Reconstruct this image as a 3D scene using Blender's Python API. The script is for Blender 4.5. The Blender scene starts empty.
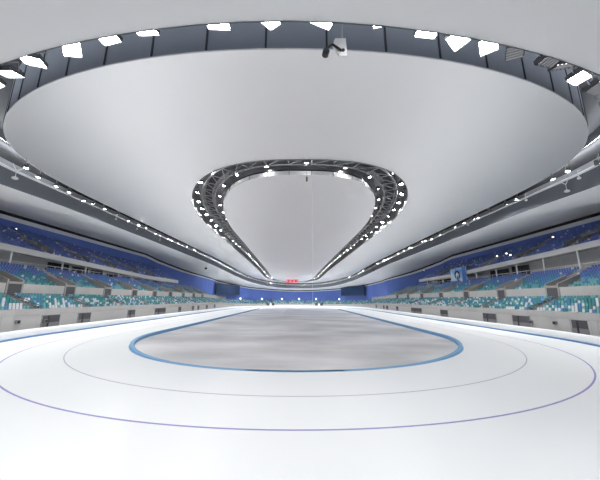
import bpy, bmesh, math, random
from mathutils import Vector, Matrix
random.seed(7)
PI = math.pi
C = bpy.context.scene.collection
sc = bpy.context.scene

# ------------------------------------------------------------------ materials
def mat(name, col, rough=.6, metal=0., emit=None, strength=0., noise=None, spec=.5, bump=None):
    m = bpy.data.materials.new(name); m.use_nodes = True
    nt = m.node_tree; b = nt.nodes['Principled BSDF']
    b.inputs['Base Color'].default_value = (*col, 1)
    b.inputs['Roughness'].default_value = rough
    b.inputs['Metallic'].default_value = metal
    b.inputs['Specular IOR Level'].default_value = spec
    if emit:
        b.inputs['Emission Color'].default_value = (*emit, 1)
        b.inputs['Emission Strength'].default_value = strength
    if noise:                                   # (scale, colour2, low, high[, stretch])
        tc = nt.nodes.new('ShaderNodeTexCoord'); mp = nt.nodes.new('ShaderNodeMapping')
        n = nt.nodes.new('ShaderNodeTexNoise'); r = nt.nodes.new('ShaderNodeValToRGB')
        n.inputs['Scale'].default_value = noise[0]; n.inputs['Detail'].default_value = 5
        if len(noise) > 4: mp.inputs['Scale'].default_value = noise[4]
        r.color_ramp.elements[0].position = noise[2]; r.color_ramp.elements[1].position = noise[3]
        r.color_ramp.elements[0].color = (*col, 1); r.color_ramp.elements[1].color = (*noise[1], 1)
        nt.links.new(tc.outputs['Object'], mp.inputs['Vector'])
        nt.links.new(mp.outputs['Vector'], n.inputs['Vector'])
        nt.links.new(n.outputs['Fac'], r.inputs['Fac'])
        nt.links.new(r.outputs['Color'], b.inputs['Base Color'])
    return m

M = {}
M['ice'] = mat('white_ice', (.86, .885, .90), .30, noise=(.06, (.90, .92, .93), .35, .65), spec=.45)
M['infield'] = mat('grey_infield_ice', (.47, .465, .47), .30, noise=(.075, (.84, .835, .84), .36, .66, (1.0, 1.7, 1)), spec=.45)
M['kerb'] = mat('pale_blue_kerb', (.19, .40, .63), .4)
M['line_purple'] = mat('purple_blue_line', (.28, .26, .58), .4)
M['line_grey'] = mat('faded_mauve_line', (.46, .43, .56), .4)
M['cushion'] = mat('blue_cushion', (.16, .36, .60), .5)
M['blue_strip'] = mat('blue_foot_strip', (.09, .21, .40), .5)
M['pad'] = mat('white_pad', (.88, .89, .9), .5)
M['floor'] = mat('concrete_floor', (.42, .42, .43), .8, noise=(.5, (.48, .48, .48), .4, .6))
M['membrane'] = mat('ceiling_membrane', (.90, .89, .895), .45, .68, noise=(.03, (.92, .915, .92), .4, .6), spec=.3)
M['soffit'] = mat('soffit_membrane', (.86, .86, .87), .85, noise=(.05, (.90, .90, .91), .4, .6), spec=.2)
M['concrete'] = mat('grandstand_concrete', (.37, .362, .355), .85, noise=(.3, (.42, .41, .40), .35, .65))
M['concrete_pale'] = mat('pale_parapet', (.46, .455, .45), .8)
M['step'] = mat('aisle_concrete', (.17, .17, .18), .8)
M['vom'] = mat('portal_concrete', (.29, .28, .27), .85)
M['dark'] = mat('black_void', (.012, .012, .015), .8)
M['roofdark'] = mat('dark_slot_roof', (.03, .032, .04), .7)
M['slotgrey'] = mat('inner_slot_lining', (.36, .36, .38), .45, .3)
M['fascia'] = mat('blue_grey_fascia_panel', (.27, .305, .36), .35, .25)
M['fascia_dark'] = mat('charcoal_fascia', (.19, .205, .235), .9)
M['fascia_mid'] = mat('grey_walkway_face', (.42, .43, .46), .5)
M['chrome'] = mat('brushed_metal', (.50, .51, .53), .28, .8)
M['steel'] = mat('white_steel', (.86, .87, .88), .45)
M['truss'] = mat('dark_truss_steel', (.38, .38, .39), .45, .4)
M['lip'] = mat('white_lip_panel', (.85, .85, .86), .5)
M['beam'] = mat('white_balcony_front', (.60, .60, .60), .6)
M['bluewall'] = mat('blue_wall_cladding', (.10, .18, .55), .5, noise=(.12, (.12, .20, .60), .35, .65))
M['screen'] = mat('dark_screen', (.02, .045, .11), .25)
M['trim'] = mat('pale_grey_trim', (.74, .75, .77), .6)
M['housing'] = mat('lamp_housing', (.10, .105, .115), .5, .5)
M['lens'] = mat('lamp_lens', (1, 1, 1), .4, emit=(1, .985, .97), strength=42)
M['lens_side'] = mat('side_lamp_lens', (1, 1, 1), .4, emit=(1, .985, .97), strength=950)
M['lens_inner'] = mat('inner_lamp_lens', (1, 1, 1), .4, emit=(1, .985, .97), strength=60)
M['cove'] = mat('slot_fill_glow', (1, 1, 1), .4, emit=(.95, .97, 1), strength=14)  # glow of the added fill strip hidden in the slot
M['lens_bar'] = mat('lamp_bar', (1, 1, 1), .4, emit=(1, .985, .97), strength=2.2)
M['lens_soft'] = mat('small_lamp', (1, 1, 1), .4, emit=(.85, .9, 1), strength=2)
M['red'] = mat('red_led', (.5, .05, .07), .5, emit=(.8, .22, .28), strength=.6)
M['crimson'] = mat('crimson_led', (.35, .01, .03), .5, emit=(.4, .01, .04), strength=.2)
M['black'] = mat('black_plastic', (.02, .02, .022), .45)
M['white'] = mat('white_plastic', (.82, .82, .82), .45)
M['glass'] = mat('box_window_glass', (.05, .055, .06), .12)
M['grey'] = mat('grey_panel', (.33, .33, .34), .6)
M['doorgrey'] = mat('grey_door_leaf', (.20, .20, .21), .6)
M['doordark'] = mat('dark_door_opening', (.075, .075, .085), .7)
M['banner'] = mat('pale_blue_banner', (.10, .30, .62), .5, noise=(.35, (.55, .72, .82), .35, .6))
M['banner_blue'] = mat('deep_blue_banner', (.04, .16, .5), .5)
SEAT = {
 'grey': mat('grey_seat', (.27, .28, .29), .5),
 'teal':  mat('teal_seat', (.035, .21, .23), .45),
 'aqua':  mat('aqua_seat', (.13, .34, .37), .45),
 'white': mat('white_seat', (.55, .57, .60), .45),
 'blue':  mat('blue_seat', (.055, .19, .44), .45),
 'navy':  mat('navy_seat', (.10, .135, .40), .45),
 'violet': mat('royal_blue_seat', (.14, .18, .55), .45),
}

# ------------------------------------------------------------------ helpers
def sstep(a, b, x):
    t = min(1, max(0, (x - a) / (b - a))); return t * t * (3 - 2 * t)
class MB:
    def __init__(s): s.v = []; s.f = []; s.m = []
    def face(s, pts, mi=0):
        k = len(s.v); s.v += [tuple(p) for p in pts]; s.f.append(tuple(range(k, k + len(pts)))); s.m.append(mi)
    def box(s, c, size, R=None, mi=0):
        k = len(s.v); R = R or Matrix.Identity(3); c = Vector(c)
        for dx in (-.5, .5):
            for dy in (-.5, .5):
                for dz in (-.5, .5):
                    s.v.append(tuple(c + R @ Vector((dx * size[0], dy * size[1], dz * size[2]))))
        for q in ((0,1,3,2),(4,6,7,5),(0,4,5,1),(2,3,7,6),(0,2,6,4),(1,5,7,3)):
            s.f.append(tuple(k + i for i in q)); s.m.append(mi)
    def grid(s, rows, closed=False, mi=0, flip=False):
        k = len(s.v); n = len(rows[0])
        for r in rows: s.v += [tuple(p) for p in r]
        R = len(rows)
        for i in range(R if closed else R - 1):
            a = k + i * n; b = k + ((i + 1) % R) * n
            for j in range(n - 1):
                q = (a + j, b + j, b + j + 1, a + j + 1)
                s.f.append(q[::-1] if flip else q); s.m.append(mi if isinstance(mi, int) else mi[j])
    def tube(s, pts, r, n=6, closed=False, mi=0):
        pts = [Vector(p) for p in pts]; N = len(pts); rings = []
        for i, p in enumerate(pts):
            if closed: d = pts[(i + 1) % N] - pts[i - 1]
            else: d = pts[min(i + 1, N - 1)] - pts[max(i - 1, 0)]
            d.normalize()
            u = d.cross(Vector((0, 0, 1)))
            if u.length < 1e-3: u = d.cross(Vector((1, 0, 0)))
            u.normalize(); w = u.cross(d)
            rr = r[i] if isinstance(r, (list, tuple)) else r
            rings.append([p + rr * (math.cos(2*PI*j/n) * u + math.sin(2*PI*j/n) * w) for j in range(n + 1)])
        s.grid(rings, closed, mi)
        if not closed:
            s.face(rings[0][:-1], mi); s.face(rings[-1][:-1][::-1], mi)
    def build(s, name, mats, parent=None, smooth=False):
        me = bpy.data.meshes.new(name); me.from_pydata(s.v, [], s.f)
        for m in (mats if isinstance(mats, (list, tuple)) else [mats]): me.materials.append(m)
        me.polygons.foreach_set('material_index', s.m)
        if smooth: me.polygons.foreach_set('use_smooth', [True] * len(s.f))
        me.update()
        o = bpy.data.objects.new(name, me); C.objects.link(o)
        if parent: o.parent = parent
        return o

def tag(o, label, cat, group=None, kind=None):
    o['label'] = label; o['category'] = cat
    if group: o['group'] = group
    if kind: o['kind'] = kind
    return o
def struct(o, label=None, cat=None):
    o['kind'] = 'structure'
    if label: o['label'] = label
    if cat: o['category'] = cat
    return o
def empty(name, loc=(0, 0, 0), M4=None):
    o = bpy.data.objects.new(name, None); C.objects.link(o)
    if M4 is not None: o.matrix_world = M4
    else: o.location = loc
    o.empty_display_size = .3
    return o
def thing(name, label, cat, loc=(0, 0, 0), M4=None, group=None):
    return tag(empty(name, loc, M4), label, cat, group)
def dup(root, M4, label=None, group=None):
    r = root.copy(); C.objects.link(r); r.matrix_world = M4
    if label: r['label'] = label
    if group: r['group'] = group
    for ch in list(root.children):
        c = ch.copy(); C.objects.link(c); c.parent = r
        for g in list(ch.children):
            d = g.copy(); C.objects.link(d); d.parent = c
    return r
def frame(p, x, y, z):
    return Matrix(((x[0], y[0], z[0], p[0]), (x[1], y[1], z[1], p[1]), (x[2], y[2], z[2], p[2]), (0, 0, 0, 1)))
def rotz(p, a): return Matrix.Translation(Vector(p)) @ Matrix.Rotation(a, 4, 'Z')
def lerp_tab(x, tab):
    if x <= tab[0][0]: return tab[0][1]
    for (a, p), (b, q) in zip(tab, tab[1:]):
        if x <= b: return p + (q - p) * (x - a) / (b - a)
    return tab[-1][1]

# ------------------------------------------------------------------ camera (stands at the near end of the oval)
CAM = (.3435, -100.4134, 5.354, .0008, .2061, 282.77, .0049)
cd = bpy.data.cameras.new('camera'); cam = bpy.data.objects.new('camera', cd); C.objects.link(cam)
cam.matrix_world = Matrix.Translation(CAM[:3]) @ Matrix.Rotation(-CAM[3], 4, 'Z') @ Matrix.Rotation(PI / 2 + CAM[4], 4, 'X') @ Matrix.Rotation(CAM[6], 4, 'Z')
cd.sensor_width = 36; cd.lens = 36 * CAM[5] / 600; cd.clip_end = 600; cd.clip_start = .1
sc.camera = cam
def ray(px, py):
    a = (px - 300) / CAM[5]; b = (240 - py) / CAM[5]; cp, sp = math.cos(CAM[4]), math.sin(CAM[4])
    a, b = math.cos(CAM[6]) * a - math.sin(CAM[6]) * b, math.sin(CAM[6]) * a + math.cos(CAM[6]) * b
    Y = cp - b * sp; Z = sp + b * cp; cy, sy = math.cos(CAM[3]), math.sin(CAM[3])
    return Vector((cy * a + sy * Y, -sy * a + cy * Y, Z))

# ------------------------------------------------------------------ plan curves
L = 56.0
def oval(R, n=96, ls=40):                     # the track curve: straights of 112 m and half circles
    pts = []
    for i in range(n + 1): a = PI * i / n; pts.append((R * math.cos(a), L + R * math.sin(a)))
    for i in range(1, ls): pts.append((-R, L - 2 * L * i / ls))
    for i in range(n + 1): a = PI + PI * i / n; pts.append((R * math.cos(a), -L + R * math.sin(a)))
    for i in range(1, ls): pts.append((R, -L + 2 * L * i / ls))
    return pts
def spow(v, e): return math.copysign(abs(v) ** e, v)
def ceil_oval(R, Lh, e, n, N=72, S=40):
    pts = []
    for i in range(N + 1):
        t = PI * i / N; pts.append((R * spow(math.cos(t), 2 / n), Lh + R * e * math.sin(t) ** (2 / n) if 0 < i < N else Lh))
    for i in range(1, S): pts.append((-R, Lh - 2 * Lh * i / S))
    for i in range(N + 1):
        t = PI * i / N; pts.append((-R * spow(math.cos(t), 2 / n), -Lh - (R * e * math.sin(t) ** (2 / n) if 0 < i < N else 0)))
    for i in range(1, S): pts.append((R, -Lh + 2 * Lh * i / S))
    return pts
def zc(x, y): return 17.292 + 2.162e-3 * x * x + 1.355e-6 * x ** 4 - .43e-4 * y * y - 1.25 * sstep(15, 90, y)
def skew(pts): return [(x + .074 - 4.03 * (y + 60) / 130, y) for x, y in pts]      # the inner slot sits a little askew of the track
E2 = ceil_oval(33.417, 55.11, 1.0196, 2.081)
E3 = skew(ceil_oval(15.442, 48.173, 1.947, 2.535))
E4 = skew(ceil_oval(11.473, 45.24, 2.60, 2.739))
E1 = ceil_oval(38.828, 52.569, 1.0499, 1.893)
DROP = 3.248
def resample(pts, n, off=0.):
    d = [0]
    for i in range(len(pts)):
        a, b = pts[i], pts[(i + 1) % len(pts)]; d.append(d[-1] + math.dist(a, b))
    T = d[-1]; out = []; j = 0
    for k in range(n):
        s = (k + off) * T / n
        while d[j + 1] < s: j += 1
        a, b = pts[j], pts[(j + 1) % len(pts)]; t = (s - d[j]) / max(1e-9, d[j + 1] - d[j])
        tx, ty = b[0] - a[0], b[1] - a[1]; l = math.hypot(tx, ty) or 1
        out.append((a[0] + tx * t, a[1] + ty * t, ty / l, -tx / l))        # point and outward normal
    return out
def offset(pts, dr):
    n = len(pts); out = []
    for i in range(n):
        a, b = pts[i - 1], pts[(i + 1) % n]; tx, ty = b[0] - a[0], b[1] - a[1]; l = math.hypot(tx, ty) or 1
        out.append((pts[i][0] + dr * ty / l, pts[i][1] - dr * tx / l))
    return out
def ang(p): return math.atan2(p[1] / 1.4, p[0]) % (2 * PI)
def by_angle(pts, angs, zf=None):
    q = sorted([(ang(p), p) for p in pts]); q = [(q[-1][0] - 2 * PI, q[-1][1])] + q + [(q[0][0] + 2 * PI, q[0][1])]
    out = []; j = 0
    for a in angs:
        while j < len(q) - 2 and q[j + 1][0] < a: j += 1
        t = (a - q[j][0]) / max(1e-9, q[j + 1][0] - q[j][0]); A, B = q[j][1], q[j + 1][1]
        out.append(tuple(A[i] + (B[i] - A[i]) * t for i in range(len(A))))
    return out

# outer wall of the hall in plan, with the height of the roof line on it
def Wx(y): return 66.0 if y <= 27 else 66 + (46.5 - 66) * sstep(27, 56, y)
ZR_Y = [(20, 24.0), (27, 23.4), (32, 22.3), (36, 21.0), (40, 19.4), (44, 18.0), (48, 16.9), (52, 16.1), (56, 15.6)]
ZR_A = [(0, 15.6), (15, 14.9), (30, 13.9), (45, 12.7), (60, 12.0), (75, 11.4), (90, 11.1)]
wall = []
def wp(x, y, z): wall.append((x, y, z))
for y in [-62 + 2 * i for i in range(60)]: wp(Wx(y), y, lerp_tab(y, ZR_Y))
for i in range(0, 61): a = 180 * i / 60; wp(46.5 * math.cos(math.radians(a)), 56 + 46.5 * math.sin(math.radians(a)), lerp_tab(min(a, 180 - a), ZR_A))
for y in [-62 + 2 * i for i in range(60)][::-1]: wp(-Wx(y), y, lerp_tab(y, ZR_Y))
for i in range(1, 60):
    t = PI + PI * i / 60; wp(66 * math.cos(t), -62 + 41.5 * math.sin(t), 24 + (12.4 - 24) * sstep(0, 1, abs(math.sin(t))))

# ------------------------------------------------------------------ floor, ice, lines
def ring_face(name, ro, ri, z, m, th=0.):
    a, b = oval(ro), oval(ri)
    mb = MB()
    if th: prof = lambda p, q: [(*p, z - th), (*p, z), (*q, z), (*q, z - th)]
    else: prof = lambda p, q: [(*p, z), (*q, z)]
    mb.grid([prof(p, q) for p, q in zip(a, b)], True)
    return mb.build(name, m)
def disc(name, R, z, m):
    mb = MB(); pts = oval(R); rows = []
    for p in pts:
        rows.append([(p[0], p[1], z), (p[0] * .5, max(-L, min(L, p[1])), z), (0, max(-L, min(L, p[1])), z)])
    mb.grid(rows, True)
    return mb.build(name, m)
mb = MB(); mb.face([(-70, -108, -.06), (70, -108, -.06), (70, 110, -.06), (-70, 110, -.06)])
struct(mb.build('floor', M['floor']))
o = ring_face('ice_track', 37.05, 21.0, .0, M['ice']); struct(o, 'white ice of the speed skating track around the grey infield', 'ice')
o = disc('ice_infield', 21.1, .004, M['infield']); struct(o, 'grey streaky ice of the oval infield', 'ice')
o = ring_face('infield_kerb', 21.72, 21.14, .012, M['kerb'], .010); tag(o, 'pale blue kerb line edging the grey infield', 'kerb')
o = ring_face('lane_line', 27.11, 27.03, .008, M['line_grey'], .006); tag(o, 'thin faded mauve lane line nearest the grey infield', 'line')
o = ring_face('lane_line', 31.30, 31.19, .008, M['line_purple'], .006); tag(o, 'thin purple blue lane line on the outer white ice', 'line')

# padded barrier around the ice
br = thing('padded_barrier', 'low white padded barrier with blue foot strip around the ice', 'barrier')
for side, w in ((-1, 'left'), (1, 'right')):                  # low blue cushions along the straights of the infield
    rows = []
    for i in range(80):
        u = i / 79; d_ = u * (112 + 21.4 * 1.75)
        if d_ < 112: cx_, cy_, nx_, ny_ = 0, L - d_, side, 0
        else: a_ = (d_ - 112) / 21.4; cx_, cy_, nx_, ny_ = 0, -L, side * math.cos(a_), -math.sin(a_)
        h_ = .40 * (1 - sstep(112 + 21.4 * .1, 112 + 21.4 * 1.25, d_)) + .015
        rows.append([(cx_ + r * nx_, cy_ + r * ny_, z) for r, z in ((21.2, .012), (21.22, h_ * .9), (21.3, h_), (21.55, h_), (21.64, h_ * .9), (21.66, .012))])
    mb = MB(); mb.grid(rows, False); tag(mb.build('infield_cushion', M['cushion']), 'low blue cushion edging the %s straight of the grey infield' % w, 'barrier')

def sweep_ring(prof, mi=0):
    mb = MB(); base = oval(1.0)
    ring = []
    full = [oval(r) for r, z in prof]
    mb.grid([[(*full[j][i], prof[j][1]) for j in range(len(prof))] for i in range(len(full[0]))], True, mi)
    return mb
sweep_ring([(37.05, 0.0), (37.05, .85), (37.11, 1.05), (37.2, 1.1), (37.5, 1.1), (37.58, 1.04), (37.6, 0)]).build('pad', M['pad'], br)
sweep_ring([(36.85, 0.004), (36.85, .2), (37.05, .22)]).build('foot_strip', M['blue_strip'], br)

# ------------------------------------------------------------------ ceiling
mb = MB(); NA = 480; angs = [2 * PI * i / NA for i in range(NA)]
e2a, e3a, e4a, e1a, wa = by_angle(E2, angs), by_angle(E3, angs), by_angle(E4, angs), by_angle(E1, angs), by_angle(wall, angs)
K = 12
rows = []
for p, q in zip(e2a, e3a):
    r = []
    for k in range(K + 1):
        x = p[0] + (q[0] - p[0]) * k / K; y = p[1] + (q[1] - p[1]) * k / K; r.append((x, y, zc(x, y)))
    rows.append(r)
mb.grid(rows, True); struct(mb.build('ceiling', M['membrane'], smooth=True), 'broad pale grey membrane ceiling between the outer slot and the inner light slot', 'ceiling')
mb = MB(); rows = []
for p in e4a:
    r = []; cy_ = max(-60, min(60, p[1])); cx_ = .074 - 4.03 * (cy_ + 60) / 130
    for k in range(9):
        x = p[0] + (cx_ - p[0]) * k / 8; y = p[1] + (cy_ - p[1]) * k / 8
        r.append((x, y, zc(x, y)))
    rows.append(r)
mb.grid(rows, True); struct(mb.build('ceiling', M['membrane'], smooth=True), 'pale membrane ceiling panel inside the inner light slot', 'ceiling')
mb = MB(); rows = []
for p, w in zip(e1a, wa):
    r = []; z0 = zc(*p) - DROP; z1 = w[2] + .35
    for k in range(9):
        t = k / 8; x = p[0] + (w[0] - p[0]) * t; y = p[1] + (w[1] - p[1]) * t; r.append((x, y, z0 + (z1 - z0) * t))
    rows.append(r)
mb.grid(rows, True); struct(mb.build('ceiling', M['soffit'], smooth=True), 'grey sloping soffit over the grandstands', 'ceiling')
# dark roofs of the two slots
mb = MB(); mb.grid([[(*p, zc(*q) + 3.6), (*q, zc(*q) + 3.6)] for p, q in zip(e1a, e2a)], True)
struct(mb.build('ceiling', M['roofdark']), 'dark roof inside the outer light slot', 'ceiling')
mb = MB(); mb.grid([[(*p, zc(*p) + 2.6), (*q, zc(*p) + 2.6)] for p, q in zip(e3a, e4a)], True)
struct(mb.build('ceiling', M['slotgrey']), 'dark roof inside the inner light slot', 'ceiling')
# fascias
def fascia(name, pts, levels, mats, label, zf=zc, joints=0, jm=None, jl=(0, 1)):
    mb = MB(); mb.grid([[(*p, zf(*p) + h) for h in levels] for p in pts], True, list(range(len(levels) - 1)))
    o = mb.build(name, mats); struct(o, label, 'trim')
    return o
fascia('trim_1', E2, [-.05, .03, 3.6], [M['lip'], M['fascia']], 'blue grey metal panels on the inner face of the outer light slot')
mb = MB()
for x, y, nx, ny in resample(E2, 150):                     # panel joints
    mb.box((x + nx * .02, y + ny * .02, zc(x, y) + 1.8), (.09, .05, 3.5), Matrix.Rotation(math.atan2(ny, nx) - PI / 2, 3, 'Z'))
struct(mb.build('trim_2', M['roofdark']), 'dark joints between the blue grey slot panels', 'trim')
zl = lambda x, y: zc(x, y) - DROP
fascia('trim_3', E1, [-.05, 2.15, 3.05, 6.8], [M['fascia_dark'], M['fascia_mid'], M['roofdark']], 'charcoal band along the outer face of the outer light slot', zl)
mb = MB(); mb.tube([(x - .14 * nx, y - .14 * ny, zl(x, y) + 2.2) for x, y, nx, ny in resample(E1, 260)], .16, 6, True)
tag(mb.build('catwalk_rail', M['steel']), 'white tubular rail running along the outer light slot', 'rail')
fascia('trim_4', E3, [-.1, .08, .5, 2.6], [M['grey'], M['chrome'], M['chrome']], 'brushed metal face on the outer side of the inner light slot')
fascia('trim_5', E4, [-.02, .42, .55, 2.6], [M['lip'], M['black'], M['chrome']], 'white lip and metal face on the inner side of the inner light slot')
mb = MB()
for x, y, nx, ny in resample(E4, 150):
    mb.box((x + nx * .02, y + ny * .02, zc(x, y) + .2), (.06, .05, .44), Matrix.Rotation(math.atan2(ny, nx) - PI / 2, 3, 'Z'))
struct(mb.build('trim_6', M['grey']), 'grey joints between the white lip panels', 'trim')

# truss in the inner slot
MID = [((a[0] + b[0]) / 2, (a[1] + b[1]) / 2) for a, b in zip(E3, E4)]
gt = thing('lighting_truss', 'dark steel lattice truss filling the inner light slot', 'truss')
def rr(off, dz, n): return [(x + nx * off, y + ny * off, zc(x, y) + dz) for x, y, nx, ny in resample(MID, n)]
for off, dz in ((-.75, .7), (.75, .7), (-.75, 1.9), (.75, 1.9)):
    mb = MB(); mb.tube(rr(off, dz, 240), .09, 5, True); mb.build('chord', M['truss'], gt)
mb = MB(); a, b, c, d = rr(-.75, .7, 150), rr(.75, .7, 150), rr(-.75, 1.9, 150), rr(.75, 1.9, 150)
for i in range(150):
    j = (i + 1) % 150
    for p, q in ((a[i], b[i]), (c[i], d[i]), (a[i], c[i]), (b[i], d[i]), (a[i], b[j]), (a[i], c[j]), (b[i], d[j]), (c[i], d[j])): mb.tube([p, q], .05, 4)
mb.build('lattice_brace', M['truss'], gt)
mb = MB(); p = rr(-.4, 1.0, 240); q = rr(.4, 1.0, 240); mb.grid([[u, v] for u, v in zip(p, q)], True); mb.build('walkway_grating', M['roofdark'], gt)

# ------------------------------------------------------------------ floodlights
def make_flood(name, label, group, w, h, bars=0, hood=.45, lens='lens'):
    t = thing(name, label, 'light', group=group)
    hd = MB(); d_ = h * hood                                    # hood plates round the lens
    for q in (-1, 1): hd.box((q * w * .49, 0, -d_ / 2 + .02), (.02, h, d_)); hd.box((0, q * h * .49, -d_ / 2 + .02), (w, .02, d_))
    hd.build('hood', M['housing'], t)                          # local -Z is the beam, local Y points up the yoke
    mb = MB(); mb.box((0, 0, .10), (w, h, .16)); 
    for k in range(5): mb.box((-w * .4 + k * w * .2, 0, .22), (.03, h * .8, .1))
    mb.build('housing', M['housing'], t)
    mb = MB()
    if bars:
        for k in range(bars): mb.face([(-w * .46 + (k + x) * w * .92 / bars, y, .012) for x, y in ((.22, -h * .45), (.22, h * .45), (.78, h * .45), (.78, -h * .45))])
        mb.build('lamp_bars', M['lens_bar'], t)
        g = MB()
        for k in range(bars + 1): g.box((-w * .46 + k * w * .92 / bars, 0, -.03), (w * .16 / bars, h * .92, .1))
        g.build('louvre', M['housing'], t)
    else:
        mb.face([(-w * .46, -h * .45, .012), (-w * .46, h * .45, .012), (w * .46, h * .45, .012), (w * .46, -h * .45, .012)])
        mb.build('lens', M[lens], t)
    mb = MB()
    mb.tube([(-w * .56, 0, .1), (-w * .56, 0, .5), (w * .56, 0, .5), (w * .56, 0, .1)], .03, 5); mb.tube([(0, 0, .5), (0, .2, .95)], .04, 5)
    mb.build('bracket', M['truss'], t)
    return t
def aim(p, nx, ny, tilt, yaw=0.):
    a = math.atan2(-ny, -nx) + yaw
    inw = Vector((math.cos(a), math.sin(a), 0))
    beam = inw * math.sin(tilt) + Vector((0, 0, -1)) * math.cos(tilt)
    z = -beam; x = Vector((-inw.y, inw.x, 0)); y = z.cross(x)
    return frame(p, x, y, z)
G1, G2, G3, G4 = 'floodlights in the outer ceiling slot', 'louvred floodlights in the outer ceiling slot', 'floodlights on the outer side of the inner slot', 'floodlights on the inner side of the inner slot'
f1 = make_flood('floodlight', 'large bright white floodlight at the near curve of the outer ceiling slot', G1, .86, .66, 0, .1)
f5 = make_flood('floodlight', 'small white floodlight along the long side or far curve of the outer ceiling slot', 'small floodlights in the outer ceiling slot', .43, .34, 0, .4, 'lens_side')
f2 = make_flood('louvred_floodlight', 'floodlight with striped louvre in the outer slot at top right', G2, .86, .66, 5, .06)
f3 = make_flood('floodlight', 'bright white floodlight on the outer edge of the inner ceiling slot', G3, .52, .42, 0, .12, 'lens_inner')
f4 = make_flood('floodlight', 'small white floodlight on the inner edge of the inner ceiling slot', G4, .36, .3, 0, .25, 'lens_inner')
first = {}
def put(proto, key, M4):
    if key not in first: first[key] = 1; proto.matrix_world = M4; return proto
    return dup(proto, M4)
ring_ = offset(E1, -1.3); ring_s = offset(E1, -4.0)
LAMPS = [q for q in resample(ring_, 210, .5) if q[1] < -74 and q[0] < 5] + [q for q in resample(ring_, 300, .5) if q[1] < -74 and q[0] >= 5] + [q for q in resample(ring_s, 130, .5) if q[1] >= -74]
for k, (x, y, nx, ny) in enumerate(LAMPS):
    near_ = y < -74
    if not near_ and random.random() < .1: continue
    j = random.uniform(-.5, .5) if near_ else random.uniform(-1.2, 1.2)
    x += j * -ny; y += j * nx
    p = (x, y, zl(x, y) + 1.65 + .85 * sstep(-78, -68, y) - .4 * sstep(60, 80, y) + random.uniform(-.2, .2))
    louv = y < -70 and 9 < x < 33 and k % 4 != 1
    tilt = random.uniform(-12, 22) if near_ else random.uniform(-24, 22)
    put(f2 if louv else f1 if near_ else f5, 'l' if louv else 'o' if near_ else 's', aim(p, nx, ny, math.radians(tilt), random.uniform(-.9, .9) if near_ else random.uniform(-.3, .3)))
for k, (x, y, nx, ny) in enumerate(resample(offset(E3, -.6), 96, .5)):
    g_ = -.7 * sstep(-50, -15, y); x += g_ * nx; y += g_ * ny
    put(f3, 'b', aim((x, y, zc(x, y) + .75 + random.uniform(-.1, .1)), nx, ny, math.radians(random.uniform(-20, 40) if y < -30 else random.uniform(5, 35)), random.uniform(-.5, .5)))
for k, (x, y, nx, ny) in enumerate(resample(offset(E4, .5), 84, .5)):
    put(f4, 'a', aim((x, y, zc(x, y) + .85 + random.uniform(-.1, .1)), -nx, -ny, math.radians(random.uniform(-10, 40)), random.uniform(-.5, .5)))
# added glow strip, hidden in the near outer slot to brighten the metal panels
mb = MB(); pts = [q for q in resample(offset(E1, -.25), 300) if q[1] < -45]
st_ = [(x, y, zl(x, y) + 5.0) for x, y, nx, ny in pts]
mb.grid([[p, (p[0] - .2 * q[2], p[1] - .2 * q[3], p[2] - .12)] for p, q in zip(st_, pts)], False)
struct(mb.build('slot_fill_strip', M['cove']), 'added unseen fill strip brightening the metal panels of the near outer slot', 'light')

# ------------------------------------------------------------------ grandstands
def drop(y): return -1.45 * sstep(30, 95, y)                    # the far end sits lower than the sides
SIDE_Z = {-1: -.3, 1: .6}; cur = {'z': 0.}                         # the right balcony stands a little higher than the left
def bz(y): return 12.5 + cur['z'] + .036 * max(0, min(56, -y))              # underside of the balcony front
FRONT = 39.5
def station(side, s):
    """s along the stand: y on the straights; beyond 56, arc length at r=42 around the end curves"""
    if s > L: a = (s - L) / 42; return (0, L, math.cos(a) * side, math.sin(a))
    if s < -L: a = (s + L) / 42; return (0, -L, math.cos(a) * side, math.sin(a))
    return (0, s, side, 0)
def P(st, r, z): return (st[0] + r * st[2], st[1] + r * st[3], z)
def rng(a, b, n): return [a + (b - a) * i / n for i in range(n + 1)]
SL = [-80, -56] + []
LOW0, RISE, RUN = 3.3, .38, .85
def low_prof(dz):
    pr = []
    for i in range(6):
        pr += [(39.62 + RUN * i, LOW0 + RISE * i + dz), (39.62 + RUN * (i + 1), LOW0 + RISE * i + dz)]
    return pr + [(45.2, LOW0 + RISE * 5 + dz)]
MID0, MRISE, MROWS = 7.15, .45, 9
def sweep_stand(mb, side, ss, prof, mi=0):
    rows = []
    for s in ss:
        st = station(side, s); rows.append([P(st, r, z) for r, z in prof(st[1] + 42 * st[3])])
    mb.grid(rows, False, mi, flip=(side > 0))
A18 = L + 42 * math.radians(18); AEND = L + 42 * PI / 2
ns = {-1: 'left', 1: 'right'}
LOWER_AISLES = {-1: [-67, -55.7, -44.9, -34.1, -22.5, -10.7, .6, 11.9, 23.2, 34.5, 45.8, 57, 68.5, 80, 91.5, 103, 114.5],
                1: [-64, -50.8, -37.6, -24.6, -11.9, 3.2, 16.5, 29.8, 43.1, 56, 69, 82, 95, 108, 118]}
PORTALS = {-1: [-65.9, -54.6, -43.4, -32.2, -21, -9.9, 1.2, 12.4, 23.6, 34.6], 1: [-62.6, -49.6, -36.6, -23.1, -9.3, 5.0, 18.5, 31.6]}
def mid_clip(st, prof):
    rw = Wx(st[1]) - .12 if st[1] > 27 else 99
    out = []; last = None
    for r, z in prof:
        if r <= rw: last = (r, z); out.append(last)
        else: out.append((min(r, rw), last[1]) if last else (rw, z))
    return out
def row_seats(tier):                           # (rowno, r of seat, floor z)
    if tier == 'low': return [(i, 39.62 + RUN * i + .50, LOW0 + RISE * i) for i in range(6)]
    if tier == 'mid': return [(i, 45.9 + RUN * i + .50, MID0 + MRISE * i) for i in range(MROWS)]
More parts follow.
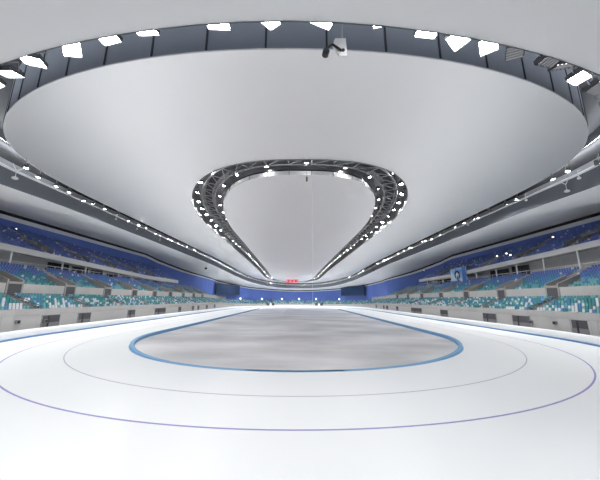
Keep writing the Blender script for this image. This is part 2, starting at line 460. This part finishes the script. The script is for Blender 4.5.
UP0R, URUN, URISE, UROWS = 54.6, .85, .5, 13
for side in (-1, 1):
    w = ns[side]; cur['z'] = SIDE_Z[side]
    segs = [('%s side lower grandstand in pale grey concrete along the track' % w, [-76, -70, -65, -60, -56] + rng(-54, L, 22) + rng(L, A18, 4)[1:])]
    for label, ss in segs:
        t = thing('grandstand', label, 'grandstand')
        mb = MB(); sweep_stand(mb, side, ss, lambda y: low_prof(drop(y))); mb.build('terrace', M['concrete'], t)
        mb = MB(); sweep_stand(mb, side, ss, lambda y: [(FRONT, 0), (FRONT, 2.75 + drop(y))]); mb.build('front_wall', M['concrete_pale'], t)
        mb = MB(); sweep_stand(mb, side, ss, lambda y: [(FRONT, 2.75 + drop(y)), (FRONT - .05, 2.75 + drop(y)), (FRONT - .05, 3.72 + drop(y)), (FRONT + .12, 3.72 + drop(y)), (FRONT + .12, LOW0 + drop(y))])
        mb.build('front_parapet', M['concrete'], t)
        mb = MB(); sweep_stand(mb, side, ss, lambda y: [(45.2, LOW0 + RISE * 5 + drop(y)), (45.2, 7.6 + drop(y)), (45.45, 7.6 + drop(y)), (45.45, MID0 + drop(y))]); mb.build('rear_parapet', M['concrete'], t)
        for s in LOWER_AISLES[side]:
            if ss[0] < s < ss[-1]:
                mb = MB()
                st = station(side, s); dz = drop(st[1] + 42 * st[3]); a = math.atan2(st[3], st[2])
                for i in range(12):
                    r = 39.7 + RUN / 2 * (i + .5); z = LOW0 + RISE / 2 * (i + 1) - .1
                    mb.box(P(st, r, z - .05 + dz), (RUN / 2, 1.25, .22), Matrix.Rotation(a, 3, 'Z'))
                for q in (-.64, .64):
                    off = Vector((-math.sin(a), math.cos(a), 0)) * q
                    mb.tube([Vector(P(st, 39.75, LOW0 + .75 + dz)) + off, Vector(P(st, 44.9, LOW0 + 5 * RISE + .85 + dz)) + off], .06, 5)
                mb.build('aisle_stair', M['step'], t)
    # middle tier
    ss = [-70, -63] + rng(-58, L, 46)
    t = thing('grandstand', '%s side middle grandstand tier rising behind the grey parapet' % w, 'grandstand')
    def midp(y):
        pr = [(45.45, MID0)]
        for i in range(MROWS): pr += [(45.9 + RUN * i, MID0 + MRISE * i), (45.9 + RUN * (i + 1), MID0 + MRISE * i)]
        return pr + [(53.7, 11.05)]
    def midrow(y): st = (0, y, side, 0); return [(r, z + drop(y)) for r, z in mid_clip(st, midp(y))]
    mb = MB(); sweep_stand(mb, side, ss, midrow); mb.build('terrace', M['concrete'], t)
    for s in PORTALS[side]:
        if s < 40:
            mb = MB()
            for i in range(6, 18):
                r = 45.9 + RUN / 2 * (i + .5); z = MID0 + MRISE / 2 * (i + 1) - .1
                if r < Wx(s) - .3: mb.box((side * r, s + 1.6, z + drop(s)), (RUN / 2, 1.3, .3))
            mb.build('aisle_stair', M['vom'], t)
    # handrail at the top of the middle tier
    mb = MB(); mb.tube([(side * 53.62, y, 12.1) for y in (-70, -40, -10, 27)], .05, 5)
    for k in range(49): mb.tube([(side * 53.62, -70 + 2 * k, 11.05), (side * 53.62, -70 + 2 * k, 12.1)], .035, 4)
    mb.build('handrail', M['steel'], t)
    # concourse + upper balcony
    t = thing('grandstand', '%s side upper balcony of blue seats over the concourse' % w, 'grandstand')
    ys = rng(-70, 27, 40)
    mb = MB(); sweep_stand(mb, side, ys, lambda y: [(53.7, 11.05), (58.6, 11.05)]); mb.build('concourse_floor', M['floor'], t)
    mb = MB(); sweep_stand(mb, side, ys, lambda y: [(58.6, 11.05), (58.6, bz(y) + .6)]); mb.build('concourse_back_wall', M['beam'], t)
    mb = MB(); sweep_stand(mb, side, ys, lambda y: [(58.6, bz(y) + .5), (54.0, bz(y)), (53.9, bz(y)), (53.9, bz(y) + 1.15), (54.2, bz(y) + 1.2), (54.2, bz(y) + .9), (54.6, bz(y) + .9)])
    mb.build('balcony_front', M['beam'], t)
    def upp(y):
        pr = []
        for i in range(UROWS): pr += [(UP0R + URUN * i, bz(y) + .9 + URISE * i), (UP0R + URUN * (i + 1), bz(y) + .9 + URISE * i)]
        return pr + [(65.95, bz(y) + .9 + URISE * (UROWS - 1))]
    mb = MB(); sweep_stand(mb, side, ys, upp); mb.build('terrace', M['concrete'], t)
    mb = MB()
    y = 27; pr = [(53.9, bz(y)), (53.9, bz(y) + 1.2), (54.3, bz(y) + 1.2)] + [(r, z + .25) for r, z in upp(y)] + [(65.95, 11.0), (58.6, 11.0), (58.6, bz(y) + .3)]
    mb.face([(side * r, y, z) for r, z in pr]); mb.face([(side * r, y + .3, z) for r, z in pr][::-1])
    mb.grid([[(side * r, y, z), (side * r, y + .3, z)] for r, z in pr], True); mb.build('end_wall', M['beam'], t)

# far end lower stand
t = thing('grandstand', 'low curved far end grandstand below the blue wall', 'grandstand')
ss = rng(A18, AEND, 14)
for part, m, pf in (('terrace', 'concrete', lambda y: low_prof(drop(y)) + [(46.45, LOW0 + RISE * 5 + drop(y))]),
                    ('front_wall', 'concrete_pale', lambda y: [(FRONT, 0), (FRONT - .05, 3.72 + drop(y)), (FRONT + .12, 3.72 + drop(y)), (FRONT + .12, LOW0 + drop(y))])):
    mb = MB()
    for side in (-1, 1): sweep_stand(mb, side, ss, pf)
    mb.build(part, M[m], t)
for side in (-1, 1):
    for s in LOWER_AISLES[side]:
        if s > A18:
            mb = MB()
            st = station(side, s); dz = drop(st[1] + 42 * st[3]); a = math.atan2(st[3], st[2])
            for i in range(12): mb.box(P(st, 39.7 + RUN / 2 * (i + .5), LOW0 + RISE / 2 * (i + 1) - .15 + dz), (RUN / 2, 1.25, .22), Matrix.Rotation(a, 3, 'Z'))
            mb.build('aisle_stair', M['step'], t)

# vomitory portals in the middle tier
def portal(side, s, label):
    t = thing('entrance_portal', label, 'portal', rotz((side * 45.2, s, 5.2 + drop(s)), 0 if side > 0 else PI).to_translation())
    t.rotation_euler.z = 0 if side > 0 else PI
    rw = min(4.0, Wx(s) - 45.2 - .3)
    for q in (-1.25, 1.25):                                  # side walls rising with the rows
        mb = MB(); top = [(-.12, 3.0), (rw, 3.0 + rw * .42)]
        pts = [(-.12, .0), (rw, .0), top[1], top[0]]
        a = [(x, q - .15, z) for x, z in pts]; b = [(x, q + .15, z) for x, z in pts]
        mb.face(a); mb.face(b[::-1]); mb.grid([[u, v] for u, v in zip(a, b)], True); mb.build('side_wall', M['vom'], t)
    mb = MB(); mb.face([(-.05, -1.1, 0), (-.05, 1.1, 0), (-.05, 1.1, 2.3), (-.05, -1.1, 2.3)]); mb.build('doorway', M['doordark'], t)
    mb = MB(); mb.box((-.1, 0, 2.5), (.2, 2.3, .4)); mb.build('lintel', M['vom'], t)
ordw = ['nearest the camera', 'second from the camera', 'third from the camera', 'fourth from the camera', 'fifth from the camera', 'sixth from the camera', 'seventh from the camera', 'eighth from the camera', 'ninth from the camera', 'farthest from the camera']
for side in (-1, 1):
    vis = [s for s in PORTALS[side] if s > (-60 if side < 0 else -58) and s < 40]
    for k, s in enumerate(vis): portal(side, s, 'dark entrance portal in the %s middle stand, %s' % (ns[side], ordw[k]))

# grey stair portals in the upper tier
UPORT = {-1: [-38.5, -27, -15.5, -4, 7.5], 1: [-44, -30.5, -17, -3.5, 10]}
for side in (-1, 1):
    cur['z'] = SIDE_Z[side]
    for k, s in enumerate(UPORT[side]):
        z0 = bz(s) + .9
        t = thing('stair_portal', 'grey stair opening among the %s upper blue seats, %s' % (ns[side], ordw[k]), 'portal', (side * 57, s, z0))
        for q in (-1.6, 1.6):
            mb = MB(); pts = [(-1.6, 0.1), (2.6, 1.2), (2.6, 3.3), (-1.6, 1.6)]
            a = [(side * x, q - .15, z) for x, z in pts]; b = [(side * x, q + .15, z) for x, z in pts]
            mb.face(a); mb.face(b[::-1]); mb.grid([[u, v] for u, v in zip(a, b)], True); mb.build('side_wall', M['grey'], t)
        mb = MB(); mb.box((side * 2.6, 0, 2.3), (.2, 3.2, 2.2)); mb.build('rear_wall', M['grey'], t)

# ------------------------------------------------------------------ hall walls (blue cladding, trim, dark reveal)
def wall_band(name, z0, z1, m, label, sel, inset=0.):
    mb = MB(); cur = []
    n = len(wall)
    idx = [i for i in range(n) if sel(wall[i])]
    runs = []
    for i in idx:
        if runs and runs[-1][-1] == i - 1: runs[-1].append(i)
        else: runs.append([i])
    for r in runs:
        r = r + ([(r[-1] + 1) % n] if name != 'x' else [])
        mb.grid([[(wall[i][0] * (1 - inset / 50), wall[i][1] - inset * (1 if wall[i][1] > 60 else 0), z0(wall[i])), (wall[i][0] * (1 - inset / 50), wall[i][1] - inset * (1 if wall[i][1] > 60 else 0), z1(wall[i]))] for i in r])
    o = mb.build(name, m); struct(o, label, 'wall'); return o
for nm, lab, sel in (('wall_left', 'blue clad hall wall above the left upper seats', lambda p: p[0] < 0 and -62 <= p[1] < 56), ('wall_right', 'blue clad hall wall above the right upper seats', lambda p: p[0] > 0 and -62 <= p[1] < 56),
                     ('wall_far', 'curved blue wall at the far end of the hall', lambda p: p[1] >= 56), ('wall_near', 'pale hall wall behind the camera', lambda p: p[1] < -62)):
    wall_band(nm, lambda p: 0., lambda p: p[2] - 1.35 * (1 if abs(p[0]) > 60 else .5), M['pad' if nm == 'wall_near' else 'bluewall'], lab, sel)
allw = lambda p: True
k_ = lambda p: .5 + .5 * sstep(46, 62, abs(p[0]))
wall_band('trim_7', lambda p: p[2] - 1.35 * k_(p) - .05, lambda p: p[2] - .42 * k_(p), M['trim'], 'pale grey trim along the top of the blue wall', allw, .12)
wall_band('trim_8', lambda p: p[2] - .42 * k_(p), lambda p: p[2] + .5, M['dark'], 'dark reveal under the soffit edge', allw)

# ------------------------------------------------------------------ seats
INDIV = []; REST = MB()
SC = ['teal', 'aqua', 'white', 'blue', 'navy', 'violet', 'grey']
def seat_colour(tier, i, s):
    u = random.random()
    if tier == 'low' and s > 5 and u < .55 * sstep(5, 70, s): return random.choice(['white', 'aqua', 'aqua'])
    if tier == 'mid' and s > -12 and u < .6 * sstep(-12, 20, s): return random.choice(['grey', 'grey', 'aqua'])
    if tier == 'low':
        wv = .5 + .5 * math.sin(s * .55 + i) * math.cos(s * .23)
        if u < .10 + .22 * wv + .05 * (3 - i): return 'white'
        return 'teal' if u < .72 else ('aqua' if u < .92 else 'blue')
    if tier == 'mid':
        q = i / 8 + random.uniform(-.35, .35)
        if u < .04: return 'white'
        return 'aqua' if q < .12 else 'teal' if q < .38 else 'blue' if q < .78 else 'navy'
    return 'white' if u < .05 else 'aqua' if u < .09 else 'navy' if u < .4 else 'violet' if u < .85 else 'blue'
spots = []
def add_row(tier, side, r, z, i, s0, s1, gaps, gw, zf, clip=None):
    s = s0
    f = r / 42
    while s < s1:
        st = station(side, s); step = .56 / (f if abs(s) > L else 1.)
        if all(abs(s - g) > gw for g in gaps) and (clip is None or clip(s, r)):
            p = P(st, r, z + zf(st[1] + 42 * st[3])); spots.append((tier, side, p, st, seat_colour(tier, i, s), i, s))
        s += step
for side in (-1, 1):
    cur['z'] = SIDE_Z[side]
    for i, r, z in row_seats('low'): add_row('low', side, r, z, i, -68, AEND - .3, LOWER_AISLES[side], .85, drop)
    for i, r, z in row_seats('mid'):
        add_row('mid', side, r, z, i, -60, 55, PORTALS[side] if i < 4 else [g + 1.6 for g in PORTALS[side]] , 1.7 if i < 4 else .9, drop, lambda s, r: r < Wx(s) - .6)
    for i in range(UROWS):
        add_row('up', side, UP0R + URUN * i + .5, .9 + URISE * i, i, -56, 26.5, UPORT[side], 2.0 if 1 < i < 7 else .9, lambda y: bz(y))
# which are seen largest
cp = Vector(CAM[:3]); cyw, syw = math.cos(CAM[3]), math.sin(CAM[3])
def seen(p):
    d = Vector(p) - cp; X = cyw * d.x - syw * d.y; Y = syw * d.x + cyw * d.y
    D = Y * math.cos(CAM[4]) + d.z * math.sin(CAM[4])
    return D > 1 and abs(300 + CAM[5] * X / D - 300) < 300
vis = sorted([(( Vector(q[2]) - cp).length, n) for n, q in enumerate(spots) if seen(q[2])])
near = set(n for _, n in vis[:300])
W_, D_ = .42, .44
def seat_parts():
    a = MB(); a.box((0, -.02, .42), (W_, D_, .05)); a.box((0, -.24, .405), (W_, .03, .07))
    b = MB(); R = Matrix.Rotation(math.radians(-10), 3, 'X'); b.box((0, .24, .66), (W_, .05, .46), R); b.box((0, .285, .88), (W_ * .8, .05, .06), R)
    c = MB(); c.box((0, .05, .2), (.1, .28, .4)); c.box((0, .05, .02), (.3, .3, .04))
    return a, b, c
protos = {}
def get_proto(col):
    a, b, c = seat_parts()
    t = empty('stadium_seat'); t['category'] = 'seat'
    a.build('seat_pan', SEAT[col], t); b.build('backrest', SEAT[col], t); c.build('pedestal', M['grey'], t)
    return t
CN = {'teal': 'teal', 'aqua': 'pale aqua', 'white': 'white', 'blue': 'blue', 'navy': 'navy', 'grey': 'grey', 'violet': 'royal blue'}
TN = {'low': 'lower', 'mid': 'middle', 'up': 'upper'}
RW = ['front', 'second', 'third', 'fourth', 'fifth', 'back']
for n, (tier, side, p, st, col, i, s) in enumerate(spots):
    a = math.atan2(st[3], st[2]) - PI / 2
    if n in near:
        lab = '%s plastic seat in the %s row of the %s %s stand, nearest the camera' % (CN[col], RW[i] if i < 6 else 'upper', ns[side], TN[tier])
        grp = '%s seats, %s row, %s %s stand' % (CN[col], RW[i] if i < 6 else 'upper', ns[side], TN[tier])
        M4 = rotz(p, a)
        if col not in protos:
            o = protos[col] = get_proto(col); o.matrix_world = M4; o['label'] = lab; o['group'] = grp
        else: dup(protos[col], M4, lab, grp)
    else:
        R = Matrix.Rotation(a, 3, 'Z'); mi = SC.index(col); v = Vector(p)
        REST.box(v + R @ Vector((0, -.02, .42)), (W_, D_, .06), R, mi)
        REST.box(v + R @ Vector((0, .25, .66)), (W_, .06, .48), R, mi)
o = REST.build('stadium_seats', [SEAT[c] for c in SC])
tag(o, 'rows of blue, teal and white seats filling the rest of the grandstands', 'seats', kind='stuff')

# ------------------------------------------------------------------ doors in the lower front wall
DL = [(-64.4, -61.7), (-55.0, -51.8), (-47.7, -44.7), (-32.7, -29.8), (-20.1, -13.9), (-4.6, -2.6), (7.5, 9.2), (13.2, 15), (23.5, 25.6), (35, 37)]
DR = [(-61.4, -58.2), (-65.4, -62.6), (-50.7, -46.8), (-42.3, -38.3), (-23.6, -19.6), (-7.3, 1.4), (14.5, 17.0), (27.5, 30.5), (33, 35.2), (46, 48.4)]
nd = 0
for side, lst in ((-1, DL), (1, DR)):
    for (y0, y1) in lst:
        nd += 1; k = FRONT / 39.5
        ym = (y0 + y1) / 2; w = y1 - y0
        if ym < -L:
            a_ = (ym + L) / 39.5 * 1.0; st = (0, -L, math.cos(a_) * side, math.sin(a_))
        else: st = (0, ym, side, 0)
        t = empty('door_%d' % nd, P(st, FRONT, 0)); t.rotation_euler.z = math.atan2(st[3], st[2])
        struct(t)
        mb = MB(); mb.box((-.03, 0, 2.1), (.08, w, 1.1)); mb.build('door_opening', M['doordark'], t)
        mb = MB(); mb.box((-.03, 0, .78), (.09, w * .98, 1.55)); mb.build('door_leaf', M['doorgrey'], t)
        mb = MB(); mb.box((-.04, -w / 2 - .06, 1.35), (.12, .12, 2.7)); mb.box((-.04, w / 2 + .06, 1.35), (.12, .12, 2.7)); mb.box((-.04, 0, 2.7), (.12, w + .24, .1)); mb.build('door_frame', M['grey'], t)
        if w > 2.5:
            mb = MB(); mb.box((-.09, w * .16, 1.35), (.05, .28, 2.5)); mb.build('door_post', M['black'], t)
# small dark boxes on the front wall
for side, px, py, lab in ((-1, 16.5, 322, 'small dark box on the left front wall beside the nearest door'), (-1, 45.5, 321, 'small dark box on the left front wall beside the wide dark opening'),
                          (1, 531, 322, 'small dark box on the right front wall beside the middle opening'), (1, 555, 323, 'small dark box on the right front wall beside the nearest door')):
    d = ray(px, py); s = (side * (FRONT - .2) - CAM[0]) / d.x; p = cp + d * s
    if p.y < -L:
        a_ = (p.y + L) / 39.5; q = (FRONT - .22); p = Vector((side * q * math.cos(a_), -L + q * math.sin(a_), p.z))
    t = thing('wall_box', lab, 'box', p); mb = MB(); mb.box((0, 0, 0), (.3, .55, .5)); mb.build('case', M['doorgrey'], t); mb = MB(); mb.box((-side * .16, 0, .02), (.04, .4, .34)); mb.build('cover', M['black'], t)

# concourse: columns, box windows, dark doors
COLS = {-1: [-49.7, -47.1, -35.1, -27.8, -21.0, -14.3, -7.2, -.9, 5.8, 12.5, 19.5], 1: [-52, -46, -38, -30, -22.5, -13.5, 0, 7, 14, 20.5]}
for side in (-1, 1):
    cur['z'] = SIDE_Z[side]
    for k, y in enumerate(COLS[side]):
        n_ = len(COLS[side]); wd = ordw[9] if k == n_ - 1 else 'next to the farthest one' if k == n_ - 2 else ordw[k]
        t = thing('column', 'slim white column under the %s balcony front, %s' % (ns[side], wd), 'column', (side * 54.5, y, 11.05))
        h = bz(y) - 11.05 + .1
        mb = MB(); mb.tube([(0, 0, 0), (0, 0, h)], .17, 10); mb.build('shaft', M['steel'], t)
        mb = MB(); mb.box((0, 0, .06), (.5, .5, .12)); mb.build('base', M['grey'], t)
nwin = 0
DARKW = {-1: [(-60, -50.5), (-34.5, -28.4), (-27.2, -21.6), (-20.4, -15), (-13.7, -8), (-6.5, -1.6), (14, 18)], 1: [(-60, -52.6), (-21.9, -14.2), (-29, -23.2), (2, 7), (9, 14), (16, 20)]}
for side in (-1, 1):
    cur['z'] = SIDE_Z[side]
    for (y0, y1) in DARKW[side]:
        nwin += 1
        ym = (y0 + y1) / 2; w = y1 - y0; h = bz(ym) - 11.05 + .35
        t = struct(empty('window_%d' % nwin, (side * 58.52, ym, 11.05)))
        mb = MB(); mb.box((0, 0, h / 2), (.06, w, h - .2)); mb.build('glass_pane', M['glass'], t)
        mb = MB()
        for q in (-w / 2, 0, w / 2): mb.box((-side * .05, q, h / 2), (.1, .1, h - .2))
        mb.build('mullion', M['doordark'], t)

# ------------------------------------------------------------------ screens, banner, sign
def wall_pt(px):
    """point of the far wall seen in the column px of the photograph, by plan"""
    d = ray(px, 292); best = None
    for i in range(len(wall)):
        w0 = wall[i]
        if w0[1] < 20: continue
        e = abs((w0[0] - CAM[0]) * d.y - (w0[1] - CAM[1]) * d.x)
        if best is None or e < best[0]: best = (e, i)
    return best[1]
for pa, pb, lab in ((213, 238, 'large dark video screen on the blue wall at far left corner'), (343, 365, 'large dark video screen on the blue wall at far right corner')):
    i0, i1 = wall_pt(pa), wall_pt(pb); A, B = Vector(wall[i0]), Vector(wall[i1])
    A.z = B.z = 0; c = (A + B) / 2; w = (B - A).length; u = (B - A).normalized(); inw = Vector((-u.y, u.x, 0))
    if inw.dot(Vector((0, 40, 0)) - c) < 0: inw = -inw
    c += inw * 1.5
    dist = c.y - CAM[1]
    zt, zb = (13.7, 7.6)
    t = thing('video_screen', lab, 'screen', (c.x, c.y, zb)); t.rotation_euler.z = math.atan2(u.y, u.x)
    s_ = 1 if (Matrix.Rotation(math.atan2(u.y, u.x), 3, 'Z') @ Vector((0, 1, 0))).dot(inw) > 0 else -1
    mb = MB(); mb.box((0, 0, (zt - zb) / 2), (w, .5, zt - zb)); mb.build('cabinet', M['doordark'], t)
    mb = MB(); mb.box((0, s_ * .26, (zt - zb) / 2), (w - .5, .04, zt - zb - .5)); mb.build('display', M['screen'], t)
    mb = MB()
    for q in (-.35, .35): mb.box((q * w, -s_ * .8, (zt - zb) / 2), (.25, 1.3, .3))
    mb.build('wall_bracket', M['truss'], t)
# banner on the right balcony
t = thing('banner', 'pale blue and white banner with dark ring emblem on the right balcony', 'banner', (53.55, -5.4, 11.0))
BW, BH = 9.4, 4.9
mb = MB(); mb.box((0, 0, BH / 2), (.1, BW, BH)); mb.build('sheet', M['banner'], t)
mb = MB(); mb.box((-.06, -BW * .36, BH / 2), (.04, BW * .24, BH * .98)); mb.build('blue_panel', M['banner_blue'], t)
mb = MB(); mb.tube([(-.08, .6 + 1.25 * math.cos(a), BH * .5 + 1.35 * math.sin(a)) for a in rng(-.9 + PI*0, 4.2, 20)], [.12 + .16 * math.sin(PI * i / 20) for i in range(21)], 6)
mb.build('ring_emblem', M['black'], t)
mb = MB(); mb.tube([(-.08, .35, 2.3), (-.08, .5, 1.2), (-.08, .2, .5)], [.3, .2, .12], 6); mb.build('emblem_tail', M['screen'], t)
mb = MB(); mb.face([(-.075, .6 + .75 * math.cos(2 * PI * k / 18), BH * .5 + .8 * math.sin(2 * PI * k / 18)) for k in range(18)]); mb.build('emblem_centre', M['white'], t)
cp_ = Vector(CAM[:3])
# red led sign below the far end of the inner slot
t = thing('led_sign', 'small red illuminated sign hanging under the far inner ceiling', 'sign', cp_ + ray(292.2, 281) * (148.4 / ray(292.2, 281).y) - Vector((0, 0, 1.2)))
t.scale = (.8, .8, .8)
mb = MB(); mb.box((0, 0, 1.55), (8.0, .4, 2.6)); mb.build('cabinet', M['grey'], t)
mb = MB(); mb.box((0, -.22, 1.55), (7.7, .05, 2.2)); mb.build('display', M['red'], t)
for k in (-1, 0, 1):
    mb = MB(); mb.box((k * 2.35, -.26, 1.5), (1.7, .04, .5)); mb.box((k * 2.35, -.262, 1.5), (.5, .04, 1.5)); mb.box((k * 2.35, -.264, 1.5), (.4, .04, 1.4), Matrix.Rotation(.7, 3, 'Y')); mb.build('red_character', M['crimson'], t)
for q in (-3, 3):
    mb = MB(); mb.tube([(q, 0, 2.85), (q, 0, (zc(q * .8, 48) - t.location.z) / .8)], .04, 5); mb.build('hanger', M['truss'], t)

# lamps on posts along the far stand
for k, (px, lab) in enumerate(((241, 'white lamp on short post atop the far stand by the left screen'), (263, 'white lamp on post atop far stand, second from the left'), (281, 'white lamp on post atop far stand, just left of the red sign'),
                               (298.5, 'white lamp on post atop far stand, just right of the red sign'), (316, 'white lamp on post atop far stand, beside the hanging cable'), (338, 'white lamp on short post atop the far stand by the right screen'))):
    i = wall_pt(px); w0 = wall[i]; c = Vector((w0[0] * .985, w0[1] - .7, LOW0 + RISE * 5 + drop(w0[1])))
    t = thing('post_lamp', lab, 'lamp', c)
    mb = MB(); mb.tube([(0, 0, 0), (0, 0, 1.3)], .1, 6); mb.build('post', M['steel'], t)
    mb = MB(); mb.tube([(0, 0, 1.25), (0, 0, 1.4), (0, 0, 1.9), (0, 0, 2.15)], [.25, .4, .4, .15], 10); mb.build('lamp_head', M['lens_soft'], t)

# small lamps among the upper seats
for side, px, py, X, lab in ((-1, 16, 229, 65, 'small white lamp high on the left blue wall'), (1, 553, 237, 63, 'small white lamp above the right upper seats, nearest the camera'), (1, 510.5, 255, 57, 'small white lamp by the right stair opening, lower right of a pair'),
                             (1, 506.5, 253.5, 57.5, 'small white lamp by the right stair opening, upper left of a pair'), (1, 497, 256, 57, 'small white lamp among the right upper seats left of the pair'), (1, 424, 270.5, 58, 'bright white lamp at the far end of the right upper seats'), (1, 388, 276.5, 58, 'pale lamp on the right blue wall beyond the balcony')):
    d = ray(px, py); s = (side * X - CAM[0]) / d.x; p = cp + d * s
    t = thing('wall_lamp', lab, 'lamp', p); mb = MB(); mb.box((side * .2, 0, 0), (.2, .7, .5)); mb.build('housing', M['housing'], t)
    mb = MB(); mb.tube([(-side * -.1, 0, 0), (-side * .12, 0, 0), (-side * .2, 0, 0)], [.17, .17, .1], 10); mb.build('lens', M['lens_soft'], t)

# far corner gates
for side, lab in ((-1, 'dark gateway with white door in the far left stand'), (1, 'dark gateway with white door in the far right stand')):
    a = math.radians(61.5 if side < 0 else 70)
    st = (0, L, side * math.cos(a), math.sin(a)); p = P(st, 39.2, 0)
    t = thing('gateway', lab, 'gate', p); t.rotation_euler.z = math.atan2(st[3], st[2])
    mb = MB(); mb.box((0, -1.7, 1.4), (.5, 1.8, 2.8)); mb.build('dark_opening', M['doordark'], t)
    mb = MB(); mb.box((0, 1.7, 1.4), (.5, 1.8, 2.8)); mb.build('dark_opening', M['doordark'], t)
    mb = MB(); mb.box((-.05, 0, 1.3), (.5, 1.5, 2.6)); mb.build('white_door', M['white'], t)
    for q in (-1, 1):
        mb = MB(); mb.tube([(0, q * 1.6, 2.7), (2.6, q * 2.2, 3.6), (6, q * 3.2, 5.4)], .22, 6); mb.build('stair_rail', M['step'], t)

# ------------------------------------------------------------------ things hung in the slots
# broadcast camera under the near ceiling edge
d = ray(338, 48); s = (-90.6 - CAM[1]) / d.y; p = cp + d * s
t = thing('hanging_camera', 'black and white remote camera hung from the near ceiling edge', 'camera', p)
mb = MB(); pts = [(-.12, .42), (.32, .42), (.36, -.42), (.05, -.42), (-.22, .1)]
a = [(x, -.06, z) for x, z in pts]; b = [(x, .06, z) for x, z in pts]; mb.face(a); mb.face(b[::-1]); mb.grid([[u, v] for u, v in zip(a, b)], True); mb.build('white_plate', M['white'], t)
mb = MB(); mb.tube([(.18, 0, .4), (.18, 0, 1.6)], .05, 6); mb.build('hanger_pole', M['truss'], t)
mb = MB(); mb.tube([(.12, -.1, -.22), (-.24, -.14, .03), (-.52, -.16, -.2)], .055, 6); mb.build('arm', M['black'], t)
hd = MB(); hd.tube([(-.5, -.14, -.28), (-.53, .08, -.28)], .14, 12); hd = hd.build('camera_head', M['black'], t)
mb = MB(); mb.tube([(-.492, -.2, -.28), (-.5, -.13, -.28)], .09, 12); mb.build('lens', M['glass'], hd)
mb = MB(); mb.tube([(.2, -.1, -.18), (.2, -.04, -.18)], .07, 8); mb.build('knob', M['black'], t)
# cable dropping from the inner ceiling
mb = MB(); mb.tube([(1.55, -74.2, 4.6), (1.55, -74.2, zc(1.55, -74) - .02)], .011, 5); tag(mb.build('hanging_cable', M['steel']), 'thin pale cable hanging straight down from the inner ceiling', 'cable')
t = thing('loudspeaker', 'small black loudspeaker on the white lip of the inner ceiling', 'loudspeaker', (.95, -76.4, zc(0, 76) + .12))
mb = MB(); mb.box((0, 0, 0), (.16, .22, .38)); mb.build('cabinet', M['black'], t); mb = MB(); mb.tube([(0, 0, .19), (0, 0, .9)], .02, 5); mb.build('hanger', M['truss'], t)
# pendants on the charcoal band
PEND = [(15, 178, 1, 'white pendant on a V bracket below the left light slot'), (116, 219, 0, 'small white pendant on the left charcoal band, nearest the V bracket'), (137, 229, 0, 'small white pendant on the left charcoal band, second along'), (160, 240, 0, 'small white pendant on the left charcoal band, third along'),
        (567, 191, 1, 'white pendant on a V bracket below the right light slot'), (526, 200, 0, 'small white pendant on the right charcoal band, nearest the V bracket'), (468, 225, 0, 'small white pendant on the right charcoal band, second along'), (444, 234, 0, 'small white pendant on the right charcoal band, third along'), (579, 178, 0, 'small white pendant at the right photo edge above the V bracket')]
for px, py, v, lab in PEND:
    side = -1 if px < 300 else 1
    d = ray(px, py); X = 38.2; s = (side * X - CAM[0]) / d.x; p = cp + d * s
    if p.y < -53.3:
        best = min((abs((q[0] * .985 - CAM[0]) * d.y - (q[1] - CAM[1]) * d.x), q) for q in E1 if q[0] * side > 0 and -80 < q[1] < -40)[1]
        s = (best[1] - CAM[1]) / d.y; p = cp + d * (s * .985)
    t = thing('pendant_loudspeaker', lab, 'loudspeaker', p); zt = zl(p.x, p.y) + 2.2 - p.z
    mb = MB(); r_ = .32 if v else .2; mb.tube([(0, 0, .18), (0, 0, .05), (0, 0, -.1), (0, 0, -.16)], [r_ * .4, r_, r_, r_ * .6], 12); mb.build('horn', M['white'], t)
    mb = MB()
    mb.tube([(0, 0, .15), (0, 0, 1.0)], .035, 5)
    if v:
        for q in (-.7, .7): mb.tube([(0, 0, .95), (-side * .1, q, max(1.6, zt))], .055, 5)
    else: mb.tube([(0, 0, 1.0), (side * .4, 0, max(1.1, zt))], .035, 5)
    mb.build('bracket', M['steel'], t)
for px, py, side, lab in ((206, 268.5, -1, 'dark loudspeaker hung below the left soffit edge'), (374, 270.5, 1, 'dark loudspeaker hung below the right soffit edge')):
    d = ray(px, py); s = (side * 38.9 - CAM[0]) / d.x; p = cp + d * s
    t = thing('loudspeaker', lab, 'loudspeaker', p); mb = MB(); mb.box((0, 0, 0), (.9, .9, .7)); mb.build('cabinet', M['black'], t); mb = MB(); mb.tube([(0, 0, .3), (0, 0, 2.6)], .05, 5); mb.build('hanger', M['truss'], t)

# ------------------------------------------------------------------ world, view
w = bpy.data.worlds.new('world'); sc.world = w; w.use_nodes = True
w.node_tree.nodes['Background'].inputs[0].default_value = (.5, .53, .58, 1); w.node_tree.nodes['Background'].inputs[1].default_value = .15
sc.view_settings.view_transform = 'Standard'; sc.view_settings.look = 'None'; sc.view_settings.gamma = 1; sc.view_settings.use_curve_mapping = False
sc.view_settings.exposure = 1.08
sc.cycles.use_denoising = True
sc.cycles.max_bounces = 10; sc.cycles.diffuse_bounces = 7; sc.cycles.sample_clamp_indirect = 6; sc.cycles.use_light_tree = True
